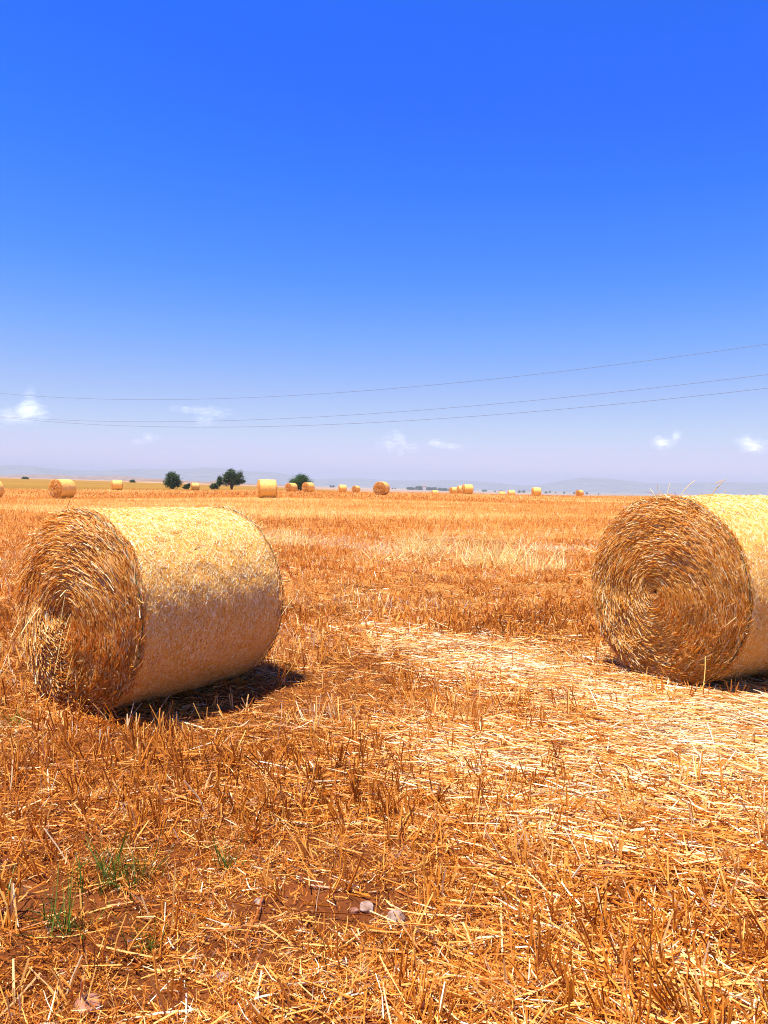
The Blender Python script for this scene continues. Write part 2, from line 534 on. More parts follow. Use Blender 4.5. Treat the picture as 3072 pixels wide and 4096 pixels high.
# --- loose straw
ls = Acc()
for (n, d0, d1, p, sd, wm) in ((150000, 1.5, 7.0, .6, 3, .95), (230000, 7, 20, 1, 2, 1.4), (55000, 20, 60, 1.2, 2, 3.2)):
    x, y, d = wedge(n, d0, d1, rng, .62, p)
    px, py = proj(np.stack([x, y, terr(x, y)], 1))
    w = windrow(px, py) * (d < 12); pb = paleband(px, py)
    pr = (.03 + .12 * sstep(.35, .7, vnoise(x, y, .6, 31)) + (.55 + .6 * vnoise(x, y, .45, 35)) * w + .5 * pb + .2 * sstep(1200, 2400, px) * (py > 2900)) * (1 - .7 * bare(px, py))
    ok = rng.random(n) < pr
    x, y, d, px, py, w, pb = x[ok], y[ok], d[ok], px[ok], py[ok], w[ok], pb[ok]; n = len(x)
    ang = np.where(rng.random(n) < .55 * w + .2, -.32 + rng.normal(0, .35, n), rng.random(n) * 2 * PI)
    el = rng.normal(.02, .13, n)
    hgt = rng.random(n) ** 2 * (.025 + .055 * w) + .006
    L = np.exp(rng.normal(math.log(.12), .55, n)).clip(.03, .42)
    D = np.stack([np.cos(ang) * np.cos(el), np.sin(ang) * np.cos(el), np.sin(el)], 1)
    P = np.stack([x, y, ground(x, y) + hgt], 1) - D * (L * .5)[:, None]
    tone = np.clip(rng.normal(.56, .19, n) + .24 * w + .2 * pb + (rng.random(n) < .07) * .3 - .18 * (vnoise(x, y, .8, 33) > .6) * (1 - w), .1, 1)
    V, Qs = stalks(P, D, L, rng.uniform(.003, .0072, n) * wm, rng.normal(0, .16, (n, 3)) * np.array([1, 1, .25]), sides=sd, rng=rng)
    ls.add(V, Qs, tone)
for (bx, by, yaw, bz) in ((-1.976 + math.cos(.969) * .641, 4.881 + math.sin(.969) * .641, .969, 0), (1.96 + math.cos(.535) * .64, 5.38 + math.sin(.535) * .64, .535, .14)):
    n = 2600
    la = rng.uniform(-.85, .85, n); lb = rng.normal(0, .28, n)
    edge_ = np.abs(la) > .66
    x = bx + math.cos(yaw) * la - math.sin(yaw) * lb; y = by + math.sin(yaw) * la + math.cos(yaw) * lb
    ang = rng.random(n) * 2 * PI; el = rng.normal(.08, .2, n)
    D = np.stack([np.cos(ang) * np.cos(el), np.sin(ang) * np.cos(el), np.sin(el)], 1)
    L = rng.uniform(.04, .2, n)
    P = np.stack([x, y, ground(x, y) + rng.random(n) ** 2 * .05], 1) - D * (L * .5)[:, None]
    V, Qs = stalks(P, D, L, rng.uniform(.003, .006, n), rng.normal(0, .2, (n, 3)), sides=3, rng=rng)
    ls.add(V, Qs, np.clip(rng.normal(.55, .17, n), .1, 1))
o = ls.build('loose_straw', M_straw)
tag(o, 'loose cut straw lying over the stubble, thickest in a pale swath between the big bales', 'loose straw', kind='stuff')

# --- chaff, broken leaves
ch = Acc()
for (n, d0, d1, p, wm) in ((420000, 1.5, 7.0, .7, .9), (340000, 7, 20, 1.1, 1.7)):
    x, y, d = wedge(n, d0, d1, rng, .62, p)
    px, py = proj(np.stack([x, y, terr(x, y)], 1))
    ok = rng.random(n) < (.30 - .16 * (px < 1300) * (py > 2800) + .70 * sstep(.35, .62, .6 * vnoise(x, y, .35, 41) + .4 * vnoise(x, y, .11, 44))) * (1 - .75 * bare(px, py))
    x, y, d = x[ok], y[ok], d[ok]; n = len(x)
    ang = rng.random(n) * 2 * PI; el = rng.normal(.15, .35, n)
    D = np.stack([np.cos(ang) * np.cos(el), np.sin(ang) * np.cos(el), np.sin(el)], 1)
    P = np.stack([x, y, ground(x, y) + rng.random(n) ** 2 * .022], 1)
    tone = np.clip(rng.normal(.32, .22, n) + .5 * (vnoise(x, y, .9, 43) - .5) + (rng.random(n) < .06) * .45, .0, 1)
    V, Qs = stalks(P, D, rng.uniform(.012, .055, n) * wm ** .6, rng.uniform(.002, .006, n) * wm, rng.normal(0, .5, (n, 3)), sides=2, taper=.5, rng=rng)
    ch.add(V, Qs, tone)
o = ch.build('chaff', M_chaff)
tag(o, 'short broken straw and dry leaf litter covering the red soil', 'chaff', kind='stuff')

# ------------------------------------------------------------------ bales
def lathe_noise(th, x, s):
    return (vnoise(np.cos(th) * 3 + 10, np.sin(th) * 3 + x * 4 + 10, .5, s) - .5)


HOLE = {101: .07, 202: .03, 303: .06}


def end_h(r, R, seed, dish):
    q = r / R
    return dish * (-HOLE[seed] * np.exp(-(q / .20) ** 2) + .05 * (1 - q * q) - .075 * q ** 9)


def build_bale(R, L, seed, nwrap, nend, nback, wmul=1.0, dish=1.0, fringe=200, detail=1.0):
    rg = np.random.default_rng(seed)
    root = empty('straw_bale', (0, 0, 0))
    # net-wrapped barrel
    nt_, nx = int(220 * detail), int(70 * detail)
    th = np.linspace(0, 2 * PI, nt_, endpoint=False); xs = np.linspace(0, 1, nx)
    T, X = np.meshgrid(th, xs)
    e = np.minimum(X, 1 - X) * L
    LB = L - .10
    rad = R - .014 * np.exp(-(e / .04) ** 2) + .010 * np.sin(PI * X) - .008
    rad = rad + .014 * lathe_noise(T, X * L, seed) * 1.0 + .008 * (vnoise(T * 9, X * 14, 1, seed + 1) - .5)
    V = np.stack([(X - .5) * LB, rad * np.cos(T), np.maximum(R + rad * np.sin(T), .02)], -1).reshape(-1, 3)
    ii = np.arange(nt_ * nx).reshape(nx, nt_); j2 = (np.arange(nt_) + 1) % nt_
    Q = np.stack([ii[:-1], ii[:-1][:, j2], ii[1:][:, j2], ii[1:]], -1).reshape(-1, 4)
    ac = Acc(); ac.add(V, Q, .5)
    n = nwrap
    t = rg.random(n) * 2 * PI; x = (rg.random(n) - .5) * LB * .99
    ci = np.clip(((x / LB + .5) * (nx - 1)).astype(int), 0, nx - 1); cj = (t / (2 * PI) * nt_).astype(int) % nt_
    rr = rad[ci, cj] + .0015 + .004 * rg.random(n)
    tan = np.stack([np.zeros(n), -np.sin(t), np.cos(t)], 1); nor = np.stack([np.zeros(n), np.cos(t), np.sin(t)], 1)
    ax = np.zeros((n, 3)); ax[:, 0] = 1
    ph = rg.normal(0, .75, n)
    D = tan * np.cos(ph)[:, None] + ax * np.sin(ph)[:, None] + nor * rg.normal(0, .02, (n, 1))
    Ls = rg.uniform(.009, .034, n) * wmul ** .5
    P = np.stack([x, rr * np.cos(t), R + rr * np.sin(t)], 1) - D * (Ls / 2)[:, None]
    bend = -nor * (Ls / R * .25)[:, None]
    V, Q = stalks(P, D, Ls, rg.uniform(.0014, .0032, n) * wmul, bend, sides=2, rng=rg, face=nor + rg.normal(0, .4, (n, 3)))
    ac.add(V, Q, np.clip(rg.normal(.58, .26, n), 0, 1), mi=1)
    ac.build('net_wrap', [M_net, M_netstraw], root, smooth=True)
    # two cut ends
    for side, ne in ((-1, nend), (1, nback)):
        a = Acc()
        nr, na = 26, 120
        q = np.linspace(0.0, 1, nr); ph = np.linspace(0, 2 * PI, na, endpoint=False)
        Qm, Pm = np.meshgrid(q, ph, indexing='ij')
        r = Qm * (R - .012)
        hh = end_h(r, R, seed, dish) - .022 + .02 * (vnoise(r * np.cos(Pm) + 5, r * np.sin(Pm) + 5, .09, seed) - .5)
        hh = np.where(Qm > .985, -.12, hh)
        V = np.stack([side * (L / 2 + hh), r * np.cos(Pm), R + r * np.sin(Pm)], -1).reshape(-1, 3)
        ii = np.arange(nr * na).reshape(nr, na); jn = (np.arange(na) + 1) % na
        Q = np.stack([ii[:-1], ii[:-1][:, jn], ii[1:][:, jn], ii[1:]], -1).reshape(-1, 4)
        a.add(V, Q, .3, mi=1)
        n = ne
        r = R * np.sqrt(rg.random(n) * 1.01 + .0008); p = rg.random(n) * 2 * PI
        sp = np.sin(2 * PI * (r / .055) - p)                      # coil of the swath
        h = end_h(r, R, seed, dish) + .002 * sp + .04 * (vnoise(r * np.cos(p) + 5, r * np.sin(p) + 5, .12, seed + 3) - .5) - .02 * rg.random(n)
        out = np.zeros((n, 3)); out[:, 0] = side
        rad_ = np.stack([np.zeros(n), np.cos(p), np.sin(p)], 1)
        tg = np.stack([np.zeros(n), -np.sin(p), np.cos(p)], 1) * -1.0
        tilt = np.abs(rg.normal(.08, .13, n)); rj = rg.normal(.03, .24, n)
        wild = rg.random(n) < .05
        rj = np.where(wild, rg.normal(0, .8, n), rj)
        D = norm(tg + rad_ * rj[:, None] + out * tilt[:, None])
        Ls = np.exp(rg.normal(math.log(.085 if seed == 101 else .065), .5, n)).clip(.02, .24) * wmul ** .4
        Ls = np.minimum(Ls, .05 + r * .35)
        P = np.stack([side * (L / 2 + h), r * np.cos(p), R + r * np.sin(p)], 1) - D * (Ls * .35)[:, None]
        bend = -rad_ * np.clip(Ls / np.maximum(r, .08) * .5, 0, .5)[:, None] + rg.normal(0, .08, (n, 3))
        tone = np.clip(rg.normal(.63, .17, n) + .02 * sp + .14 * (vnoise(p * r * 3, r * 9, .5, seed + 7) - .5) + (rg.random(n) < .07) * .35, .05, 1)
        V, Q = stalks(P, D, Ls, rg.uniform(.0024, .0052, n) * (1.2 if seed == 101 else 1) * wmul, bend, sides=3 if wmul < 1.5 else 2, rng=rg)
        a.add(V, Q, tone)
        # frayed straw sticking out round the rim
        n = fringe
        p = np.abs(rg.random(n)) * 2 * PI
        r = R - .01 * rg.random(n)
        out = np.zeros((n, 3)); out[:, 0] = side
        rad_ = np.stack([np.zeros(n), np.cos(p), np.sin(p)], 1); tg = np.stack([np.zeros(n), np.sin(p), -np.cos(p)], 1)
        D = norm(tg * rg.choice([1, 1, 1, -1], n)[:, None] + rad_ * rg.normal(.10, .18, n)[:, None] + out * rg.normal(.25, .35, n)[:, None])
        Ls = rg.uniform(.03, .11, n)
        P = np.stack([side * (L / 2 - .035 - .04 * rg.random(n)), r * np.cos(p), R + r * np.sin(p)], 1) - D * (Ls * .4)[:, None]
        V, Q = stalks(P, D, Ls, rg.uniform(.0025, .005, n) * wmul, rg.normal(0, .15, (n, 3)), sides=2, rng=rg)
        a.add(V, Q, np.clip(rg.normal(.68, .2, n), .1, 1))
        a.build('cut_end', [M_end, M_core], root)
        # dark selvage of the net round the rim
        if detail >= 1:
            na = 240
            ph = np.linspace(0, 2 * PI, na, endpoint=False)
            V = []
            for k in range(4):
                for kk, w in ((0, 0),):
                    pass
            ring = []
            for k in range(4):
                aa = PI / 2 * k
                wob = .012 * (vnoise(ph * 6, ph * 0 + side, 1, seed + 9) - .5) + .004 * np.sin(ph * 23)
                rr = R + .001 + .0028 * math.cos(aa) + .004 * (vnoise(ph * 11, ph * 0, 1, seed) - .5)
                ring.append(np.stack([side * (L / 2 - .056 + wob) + .0028 * math.sin(aa), rr * np.cos(ph), R + rr * np.sin(ph)], 1))
            V = np.stack(ring, 1).reshape(-1, 3)
            b_ = np.arange(na)[:, None] * 4; nb = ((np.arange(na) + 1) % na)[:, None] * 4
            Q = np.concatenate([np.concatenate([b_ + k, b_ + (k + 1) % 4, nb + (k + 1) % 4, nb + k], 1) for k in range(4)])
            mesh_np('net_edge', V, Q, M_edge, root)
    return root


def wisps(root, items, name='loose_wisp'):
    """a few long single straws caught in a bale: (x, theta, dir(x,tan,nor), length)"""
    a = Acc()
    rg = np.random.default_rng(5)
    for (p, d, l, w, t, b) in items:
        V, Q = stalks(np.array([p], float), np.array([d], float), l, w, np.array([b], float), sides=3, segs=4, rng=rg)
        a.add(V, Q, t)
    return a.build(name, M_palegrass, root)


left = build_bale(.657, 1.345, 101, 95000, 38000, 3000, dish=1.0, fringe=500)
left.location = (-1.976 + math.cos(.969) * .641, 4.881 + math.sin(.969) * .641, -.015)
left.rotation_euler = (0, 0, .969)
tag(left, 'big round straw bale in the left foreground, whole, coiled end turned to the left edge', 'straw bale', 'round straw bales on the stubble field')
right = build_bale(.668, 1.34, 202, 95000, 46000, 2500, dish=.9, fringe=500)
right.location = (1.96 + math.cos(.535) * .64, 5.38 + math.sin(.535) * .64, .14)
right.rotation_euler = (0, math.radians(-.8), .535)
tag(right, 'big round straw bale at right foreground, spiral end facing the viewer, cut by the frame', 'straw bale', 'round straw bales on the stubble field')
# hanging and caught straws
rg = np.random.default_rng(31)
it = []
for k in range(26):                                     # loose straws hanging out of the left bale's hollow
    y = -.02 + rg.normal(0, .12); z = .62 + rg.normal(0, .16)
    it.append(((-.66 - .05 * rg.random(), y, z), (-.25 + rg.normal(0, .15), rg.normal(0, .35), -1 + rg.normal(0, .35)), rg.uniform(.08, .30), rg.uniform(.004, .006), rg.uniform(.0, .8), (.05, rg.normal(0, .15), -.05)))
for k in range(80):                                    # spiky rim at the far right end
    p = rg.normal(.55, .5)
    it.append(((.63, -.65 * math.sin(p), .657 + .65 * math.cos(p)), (rg.normal(.6, .4), -math.sin(p) * rg.uniform(.2, 1), math.cos(p) * rg.uniform(.2, 1)), rg.uniform(.02, .08), .0035, rg.uniform(.2, .9), (0, 0, 0)))
it += [((-.2, -.42, 1.16), (.5, .05, .25), .10, .004, .0, (0, 0, -.2)), ((-.13, -.44, 1.14), (-.6, .5, .5), .08, .004, .0, (0, 0, 0)),
       ((-.1, -.52, 1.06), (.4, .1, .3), .07, .006, .0, (0, 0, 0)), ((.6, -.66, .55), (.2, -.6, .9), .16, .006, 1, (0, 0, 0)), ((.6, -.66, .62), (.8, -.6, -.1), .09, .005, 1, (0, 0, 0))]
for k_ in it[26 + 80:]: wisps(left, [k_], 'straw_stalk')
tag(wisps(left, it[:106], 'frayed_straw'), kind='stuff')
it = [((-.62, -.12, 1.33), (.35, -.35, 1), .13, .005, .9, (.1, -.3, 0)), ((-.55, -.30, 1.30), (.2, -.15, 1), .14, .006, .3, (.3, -.2, 0)),
      ((-.52, -.325, 1.43), (.5, -.6, .3), .07, .005, .4, (0, 0, 0)), ((-.1, -.1, 1.33), (.1, 0, 1), .05, .005, .9, (0, 0, 0)),
      ((-.35, -.1, 1.33), (.6, -.3, .3), .09, .005, .2, (0, 0, -.3)), ((-.64, .05, 1.30), (-.1, .3, .8), .12, .004, .9, (0, .1, -.2)),
      ((-.70, -.2, 1.10), (-.2, -.35, .9), .28, .005, .3, (.1, 0, 0)), ((-.70, -.42, .30), (-.2, -.2, -.9), .30, .006, .5, (0, .15, 0))]
for k in range(8):
    p = rg.normal(-.1, .7)
    it.append(((-.66, -.64 * math.sin(p), .668 + .64 * math.cos(p)), (rg.normal(-.1, .3), -math.sin(p) + rg.normal(0, .7), math.cos(p) * .8), rg.uniform(.05, .16), .004, rg.uniform(.5, 1), (rg.normal(0, .2), 0, 0)))
for k_ in it: wisps(right, [k_], 'straw_stalk')

proto = None
for (u, d, psi, top, lab), (x, y, zb, yaw) in zip(FAR, BPOS):
    if proto is None:
        proto = build_bale(BALE_R, BALE_L, 303, 5000, 2200, 500, wmul=3.0, dish=1.0, fringe=160, detail=.4)
        b = proto
    else:
        b = proto.copy(); COL.objects.link(b)
        for chd in proto.children:
            c2 = chd.copy(); COL.objects.link(c2); c2.parent = b
    b.location = (x, y, zb); b.rotation_euler = (0, 0, yaw)
    s = 1 + .03 * math.sin(u)
    b.scale = (s, 1, 1)
    tag(b, lab, 'straw bale', 'round straw bales on the stubble field')

# ------------------------------------------------------------------ pale dry grass, green grass, stones
def dry_clump(px, py, nst, spread, h, label, lean=.35):
    p = on_ground(px, py); rg = np.random.default_rng(int(px))
    x = rg.normal(0, spread[0], nst); y = rg.normal(0, spread[1], nst)
    P = np.stack([x, y, ground(p[0] + x, p[1] + y) - p[2] - .01], 1)
    D = np.concatenate([rg.normal(0, lean, (nst, 2)), np.ones((nst, 1))], 1)
    V, Q = stalks(P, D, h * rg.uniform(.35, 1.1, nst), rg.uniform(.007, .015, nst), rg.normal(0, .25, (nst, 3)), sides=2, segs=3, taper=.4, rng=rg)
    a = Acc(); a.add(V, Q, rg.uniform(.3, 1, nst))
    o = a.build('dry_grass_clump', M_palegrass); o.location = p
    tag(o, label, 'dry grass', 'clumps of tall pale dry grass')


dry_clump(1140, 2185, 420, (.34, .26), .42, 'whitish tall dry grass standing just behind the right rim of the left bale')
dry_clump(1690, 2215, 380, (.36, .26), .5, 'pale tall dry grass in the middle of the field, left of two upright clumps')
dry_clump(1975, 2270, 420, (.36, .24), .60, 'tallest upright pale dry grass in mid field, between the two big bales')
dry_clump(2190, 2290, 200, (.24, .16), .36, 'short pale dry grass to the right of the tallest clump')
dry_clump(1560, 2255, 300, (.4, .18), .34, 'flattened heap of pale straw lying left of the tall dry grass', lean=1.6)


def green_tuft(px, py, nst, spread, h, label, tone=(.1, .8)):
    p = on_ground(px, py); rg = np.random.default_rng(int(px + py))
    x = rg.normal(0, spread, nst); y = rg.normal(0, spread * .8, nst)
    P = np.stack([x, y, ground(p[0] + x, p[1] + y) - p[2] - .005], 1)
    D = np.concatenate([rg.normal(0, .35, (nst, 2)), np.ones((nst, 1))], 1)
    V, Q = stalks(P, D, h * rg.uniform(.4, 1.1, nst), rg.uniform(.003, .006, nst), rg.normal(0, .3, (nst, 3)), sides=2, segs=3, taper=.3, rng=rg)
    a = Acc(); a.add(V, Q, rg.uniform(tone[0], tone[1], nst))
    o = a.build('green_grass_tuft', M_green); o.location = p
    tag(o, label, 'grass tuft', 'green grass tufts in the stubble')


green_tuft(470, 3500, 130, .065, .15, 'largest green grass tuft growing in the stubble at lower left')
green_tuft(265, 3720, 60, .045, .15, 'slender green grass tuft below and left of the largest one')
green_tuft(915, 3440, 22, .02, .14, 'thin green sprig to the right of the largest green tuft')
green_tuft(590, 3730, 24, .03, .13, 'few green blades between stubble, lowest green growth in the foreground')
green_tuft(30, 3590, 20, .03, .12, 'yellowish green blades at the left border of the field', (.4, 1))
green_tuft(70, 2905, 40, .05, .12, 'green weeds in front of the left foot of the big left bale', (.3, 1))
green_tuft(2190, 2130, 60, .25, .35, 'far green weed patch left of the big right bale', (.4, 1))


def stone(px, py, w, h, m, label, seed):
    p = on_ground(px, py); rg = np.random.default_rng(seed)
    d = math.hypot(p[0], p[1]); s = w / F * d * .5
    nu, nv = 20, 12
    V = []
    for j in range(nv + 1):
        b = PI * j / nv
        for i in range(nu):
            a = 2 * PI * i / nu
            v = np.array([math.sin(b) * math.cos(a), math.sin(b) * math.sin(a), math.cos(b)])
            k = 1 + .45 * (float(vnoise(v[0] * 1.4 + 9, v[1] * 1.4 + v[2] * 2 + 9, 1, seed)) - .5)
            v = v * k; v = np.clip(v, -.88, .84)
            V.append(v * np.array([s, s * .8, s * h]))
    V = np.array(V)
    Q = np.array([[j * nu + i, (j + 1) * nu + i, (j + 1) * nu + (i + 1) % nu, j * nu + (i + 1) % nu] for j in range(nv) for i in range(nu)])
    o = mesh_np('stone', V, Q, m, smooth=True)
    o.location = (p[0], p[1], float(ground(p[0], p[1])) + s * h * .25); o.rotation_euler = (0, 0, rg.random() * 6)
    tag(o, label, 'stone', 'stones in the red soil')


stone(1585, 3705, 85, .75, M_stone, 'rounded pale grey stone at the right of the bare red soil patch', 1)
stone(1465, 3672, 80, .35, M_stone, 'flat whitish stone on the far side of the bare red soil patch', 2)
stone(1415, 3690, 42, .6, M_stonered, 'small pink stone at the left of the bare red soil patch', 3)
stone(1036, 3625, 42, .7, M_stone, 'small egg-shaped grey stone left of the bare soil patch', 4)
stone(1046, 3655, 34, .6, M_stonered, 'small orange pebble touching the egg-shaped grey stone', 5)
stone(1362, 3888, 55, .5, M_stone, 'bright white broken stone below the bare soil patch', 6)
stone(1448, 3920, 80, .3, M_stone, 'long white crumbled stone right of the bright broken one', 7)
stone(2360, 3225, 62, .6, M_stonered, 'reddish stone half covered by straw in the lower right field', 8)
stone(350, 4030, 130, .3, M_stonered, 'broad flat reddish stone near the bottom left corner', 9)
stone(255, 3880, 50, .5, M_stonered, 'pinkish stone among stubble at lower left', 10)
stone(890, 3890, 70, .5, M_stone, 'grey angular stone under crossing straws left of the white stones', 11)
stone(1950, 3998, 40, .5, M_stone, 'small white stone near the bottom edge right of middle', 12)

# ------------------------------------------------------------------ trees and bushes
def leaf_mat(name, c0, c1, c2):
    return straw_mat(name, [(0, c0), (.5, c1), (1, c2)], rough=.55, spec=.35, trans=.2)


M_leaf = leaf_mat('dark_leaf', (.014, .036, .008), (.040, .085, .016), (.09, .16, .03))
M_leaf2 = leaf_mat('green_leaf', (.012, .045, .006), (.034, .11, .010), (.08, .20, .02))


def limb(a, p0, p1, r0, r1, rg, segs=5):
    p0 = np.array(p0, float); p1 = np.array(p1, float)
    V, Q = [], []
    ax = p1 - p0; ax = ax / np.linalg.norm(ax)
    s = np.cross(ax, [0.3, .9, .2]); s /= np.linalg.norm(s); t = np.cross(ax, s)
    for i in range(segs + 1):
        f = i / segs
        c = p0 + (p1 - p0) * f + (s * rg.normal() + t * rg.normal()) * .03 * np.linalg.norm(p1 - p0) * (0 < i < segs)
        r = r0 + (r1 - r0) * f
        for k in range(6):
            V.append(c + (s * math.cos(k * PI / 3) + t * math.sin(k * PI / 3)) * r)
    for i in range(segs):
        for k in range(6):
            Q.append([i * 6 + k, i * 6 + (k + 1) % 6, (i + 1) * 6 + (k + 1) % 6, (i + 1) * 6 + k])
    a.add(np.array(V), np.array(Q), .5)


def tree(name, u, d, blobs, label, cat, leaf, seed, trunk_h, nleaf=5200, lsz=.16, tr=.14, group=None, stems=3):
    """blobs: (x, z, rx, rz) in metres in the tree's own upright plane; depth is taken as rx"""
    rg = np.random.default_rng(seed)
    az = math.atan((u - CX) / F); x, y = d * math.sin(az), d * math.cos(az)
    root = empty(name, (x, y, float(terr(x, y)) - .05), -az)
    tag(root, label, cat, group)
    a = Acc()
    for i in range(stems):
        b = blobs[i % len(blobs)]
        base = (rg.normal(0, .12), rg.normal(0, .12), 0)
        fork = (base[0] + b[0] * .25 + rg.normal(0, .1), rg.normal(0, .15), trunk_h)
        limb(a, base, fork, tr, tr * .75, rg)
        for k in range(4):
            bb = blobs[rg.integers(len(blobs))]
            tip = (bb[0] + rg.normal(0, bb[2] * .45), rg.normal(0, bb[2] * .45), bb[1] + rg.uniform(-.2, .5) * bb[3])
            limb(a, fork, tip, tr * .55, tr * .12, rg)
    a.build('trunk', M_bark, root, smooth=True)
    vol = np.array([b[2] * b[2] * b[3] for b in blobs]); pr = vol / vol.sum()
    C = []
    for i, b in enumerate(blobs):                       # leaf clumps spread through each mass
        m = max(8, int(210 * pr[i]))
        q = norm(rg.normal(size=(m, 3))) * (rg.random((m, 1)) ** .4)
        C.append(np.stack([b[0] + q[:, 0] * b[2], q[:, 1] * b[2] * .9, b[1] + q[:, 2] * b[3]], 1))
    C = np.concatenate(C)
    nleaf = int(nleaf * 1.6)
    k = rg.integers(len(C), size=nleaf)
    sz = lsz * rg.uniform(.6, 1.3, nleaf)
    cr = rg.uniform(.16, .34, len(C)) * (np.mean([b[2] for b in blobs]) / .9)
    P = C[k] + rg.normal(size=(nleaf, 3)) * cr[k][:, None] * np.array([1, 1, .75])
    P[:, 2] = np.maximum(P[:, 2], .08)
    ctone = np.clip(rg.normal(.45, .2, len(C)), 0, 1)
    V, Q = stalks(P, rg.normal(size=(nleaf, 3)) + np.array([0, 0, .3]), sz, sz * .55, rg.normal(0, .2, (nleaf, 3)), sides=2, segs=1, taper=.5, rng=rg)
    a = Acc(); a.add(V, Q, np.clip(ctone[k] + rg.normal(0, .15, nleaf), 0, 1))
    a.build('crown', leaf, root)


TG = 'trees at the edge of the stubble'
tree('tree', 688, 150, [(0, 1.9, 1.25, 1.15), (-.7, 1.2, .8, .8), (.75, 1.3, .8, .8), (.1, 2.5, .8, .7), (-.3, .8, .9, .5), (.6, .7, .7, .4)],
     'round bushy dark tree with leaves almost to the ground, leftmost of the three trees', 'tree', M_leaf, 41, .5, group=TG)
tree('tree', 925, 155, [(-.2, 3.0, 1.0, 1.0), (-.9, 2.3, .9, .8), (1.2, 2.5, .85, .85), (.3, 2.0, 1.0, .8), (2.0, 1.6, .65, .55), (-1.2, 1.3, .7, .6), (1.5, 3.1, .5, .5), (-1.8, 1.6, .5, .6), (.9, 1.4, .7, .5)],
     'tallest tree, spreading open crown on several leaning trunks, middle of the three trees', 'tree', M_leaf, 42, .9, nleaf=6000, tr=.16, group=TG, stems=4)
tree('tree', 1200, 170, [(0, 2.3, 1.6, 1.2), (-1.3, 1.8, 1.1, .9), (1.3, 1.9, 1.1, .9), (.2, 2.9, 1.0, .6), (-.6, 1.2, 1.4, .7), (.9, 1.1, 1.2, .7)],
     'wide domed bright green tree standing behind two far bales', 'tree', M_leaf2, 43, .6, nleaf=6500, group=TG)
tree('bush', 745, 146, [(0, .6, .45, .4), (.4, .8, .3, .35), (-.3, .4, .35, .3)], 'low bush between the round tree and a tiny bale', 'bush', M_leaf, 44, .2, nleaf=900, tr=.05, lsz=.14, group='bushes by the trees')
tree('bush', 854, 152, [(0, .7, .6, .5), (-.4, .5, .4, .35), (.5, .6, .4, .4)], 'wide low bush at the left foot of the spreading tree', 'bush', M_leaf, 45, .2, nleaf=1200, tr=.06, lsz=.14, group='bushes by the trees')
tree('sapling', 876, 153, [(.05, 1.9, .45, .8), (-.1, 1.2, .5, .5)], 'slim young tree leaning against the left side of the spreading tree', 'tree', M_leaf, 46, .8, nleaf=1300, tr=.07, lsz=.14, stems=1)
tree('bush', 97, 520, [(0, .6, 1.6, .8), (1.2, .5, 1.0, .6)], 'small dark shrub far off above the yellow crop at far left', 'bush', M_leaf, 47, .2, nleaf=700, lsz=.35, group='bushes by the trees')
tree('bush', 527, 420, [(0, .6, 1.2, .7), (.8, .5, .8, .5)], 'small dark shrub far off in the yellow crop right of the pale side-on bale', 'bush', M_leaf, 48, .2, nleaf=700, lsz=.3, group='bushes by the trees')

# distant trees on the low plain
rg = np.random.default_rng(77)
tl = Acc(); 
spots = []
for k in range(64):
    u = rg.uniform(1625, 1800); spots.append((u, rg.uniform(2300, 2650), rg.uniform(3.5, 6.5) * (1.15 if 1660 < u < 1740 else .85)))
for u in (1932, 1946, 1975, 1998, 2003, 2008, 2014, 2080, 2088, 2096, 2185, 2190, 2196, 2215, 2250, 2292, 2345, 2390, 1340, 1330, 1318, 1425, 1560, 1580):
    spots.append((u + rg.normal(0, 4), rg.uniform(2300, 2700), rg.uniform(2.5, 5)))
for (u, d, s) in spots:
    az = math.atan((u - CX) / F); x, y = d * math.sin(az), d * math.cos(az); z = float(terr(x, y))
    n = 90
    q = norm(rg.normal(size=(n, 3))) * rg.random((n, 1)) ** .4
    P = np.stack([x + q[:, 0] * s, y + q[:, 1] * s, z + s * .75 + q[:, 2] * s * .8], 1)
    V, Qq = stalks(P, rg.normal(size=(n, 3)), s * .5, s * .35, sides=2, segs=1, rng=rg)
    tl.add(V, Qq, rg.uniform(.2, .7, n))
o = tl.build('treeline', M_leaf)
tag(o, 'far-off dark band of trees on the hazy plain beyond the crest', 'treeline', kind='stuff')

# pale farm building among them
az = math.atan((1695 - CX) / F); d = 2280; x, y = d * math.sin(az), d * math.cos(az); z = float(terr(x, y))
root = empty('farm_building', (x, y, z), -az)
tag(root, 'tiny pale building showing between the far dark trees', 'building')


def boxmesh(name, x0, x1, y0, y1, z0, z1, m, parent, ridge=0):
    V = [(x0, y0, z0), (x1, y0, z0), (x1, y1, z0), (x0, y1, z0), (x0, y0, z1), (x1, y0, z1), (x1, y1, z1), (x0, y1, z1)]
    Q = [(0, 3, 2, 1), (4, 5, 6, 7), (0, 1, 5, 4), (1, 2, 6, 5), (2, 3, 7, 6), (3, 0, 4, 7)]
    V = np.array(V, float)
    if ridge:
        ym = (y0 + y1) / 2
        V[4:, 1] = np.where(V[4:, 1] < ym, ym - .2, ym + .2)
    return mesh_np(name, V, np.array(Q), m, parent)


boxmesh('wall', -5, 5, -4, 4, 0, 13, M_wall, root)
boxmesh('roof', -5.6, 5.6, -4.6, 4.6, 13.003, 15.5, M_roof, root, ridge=1)

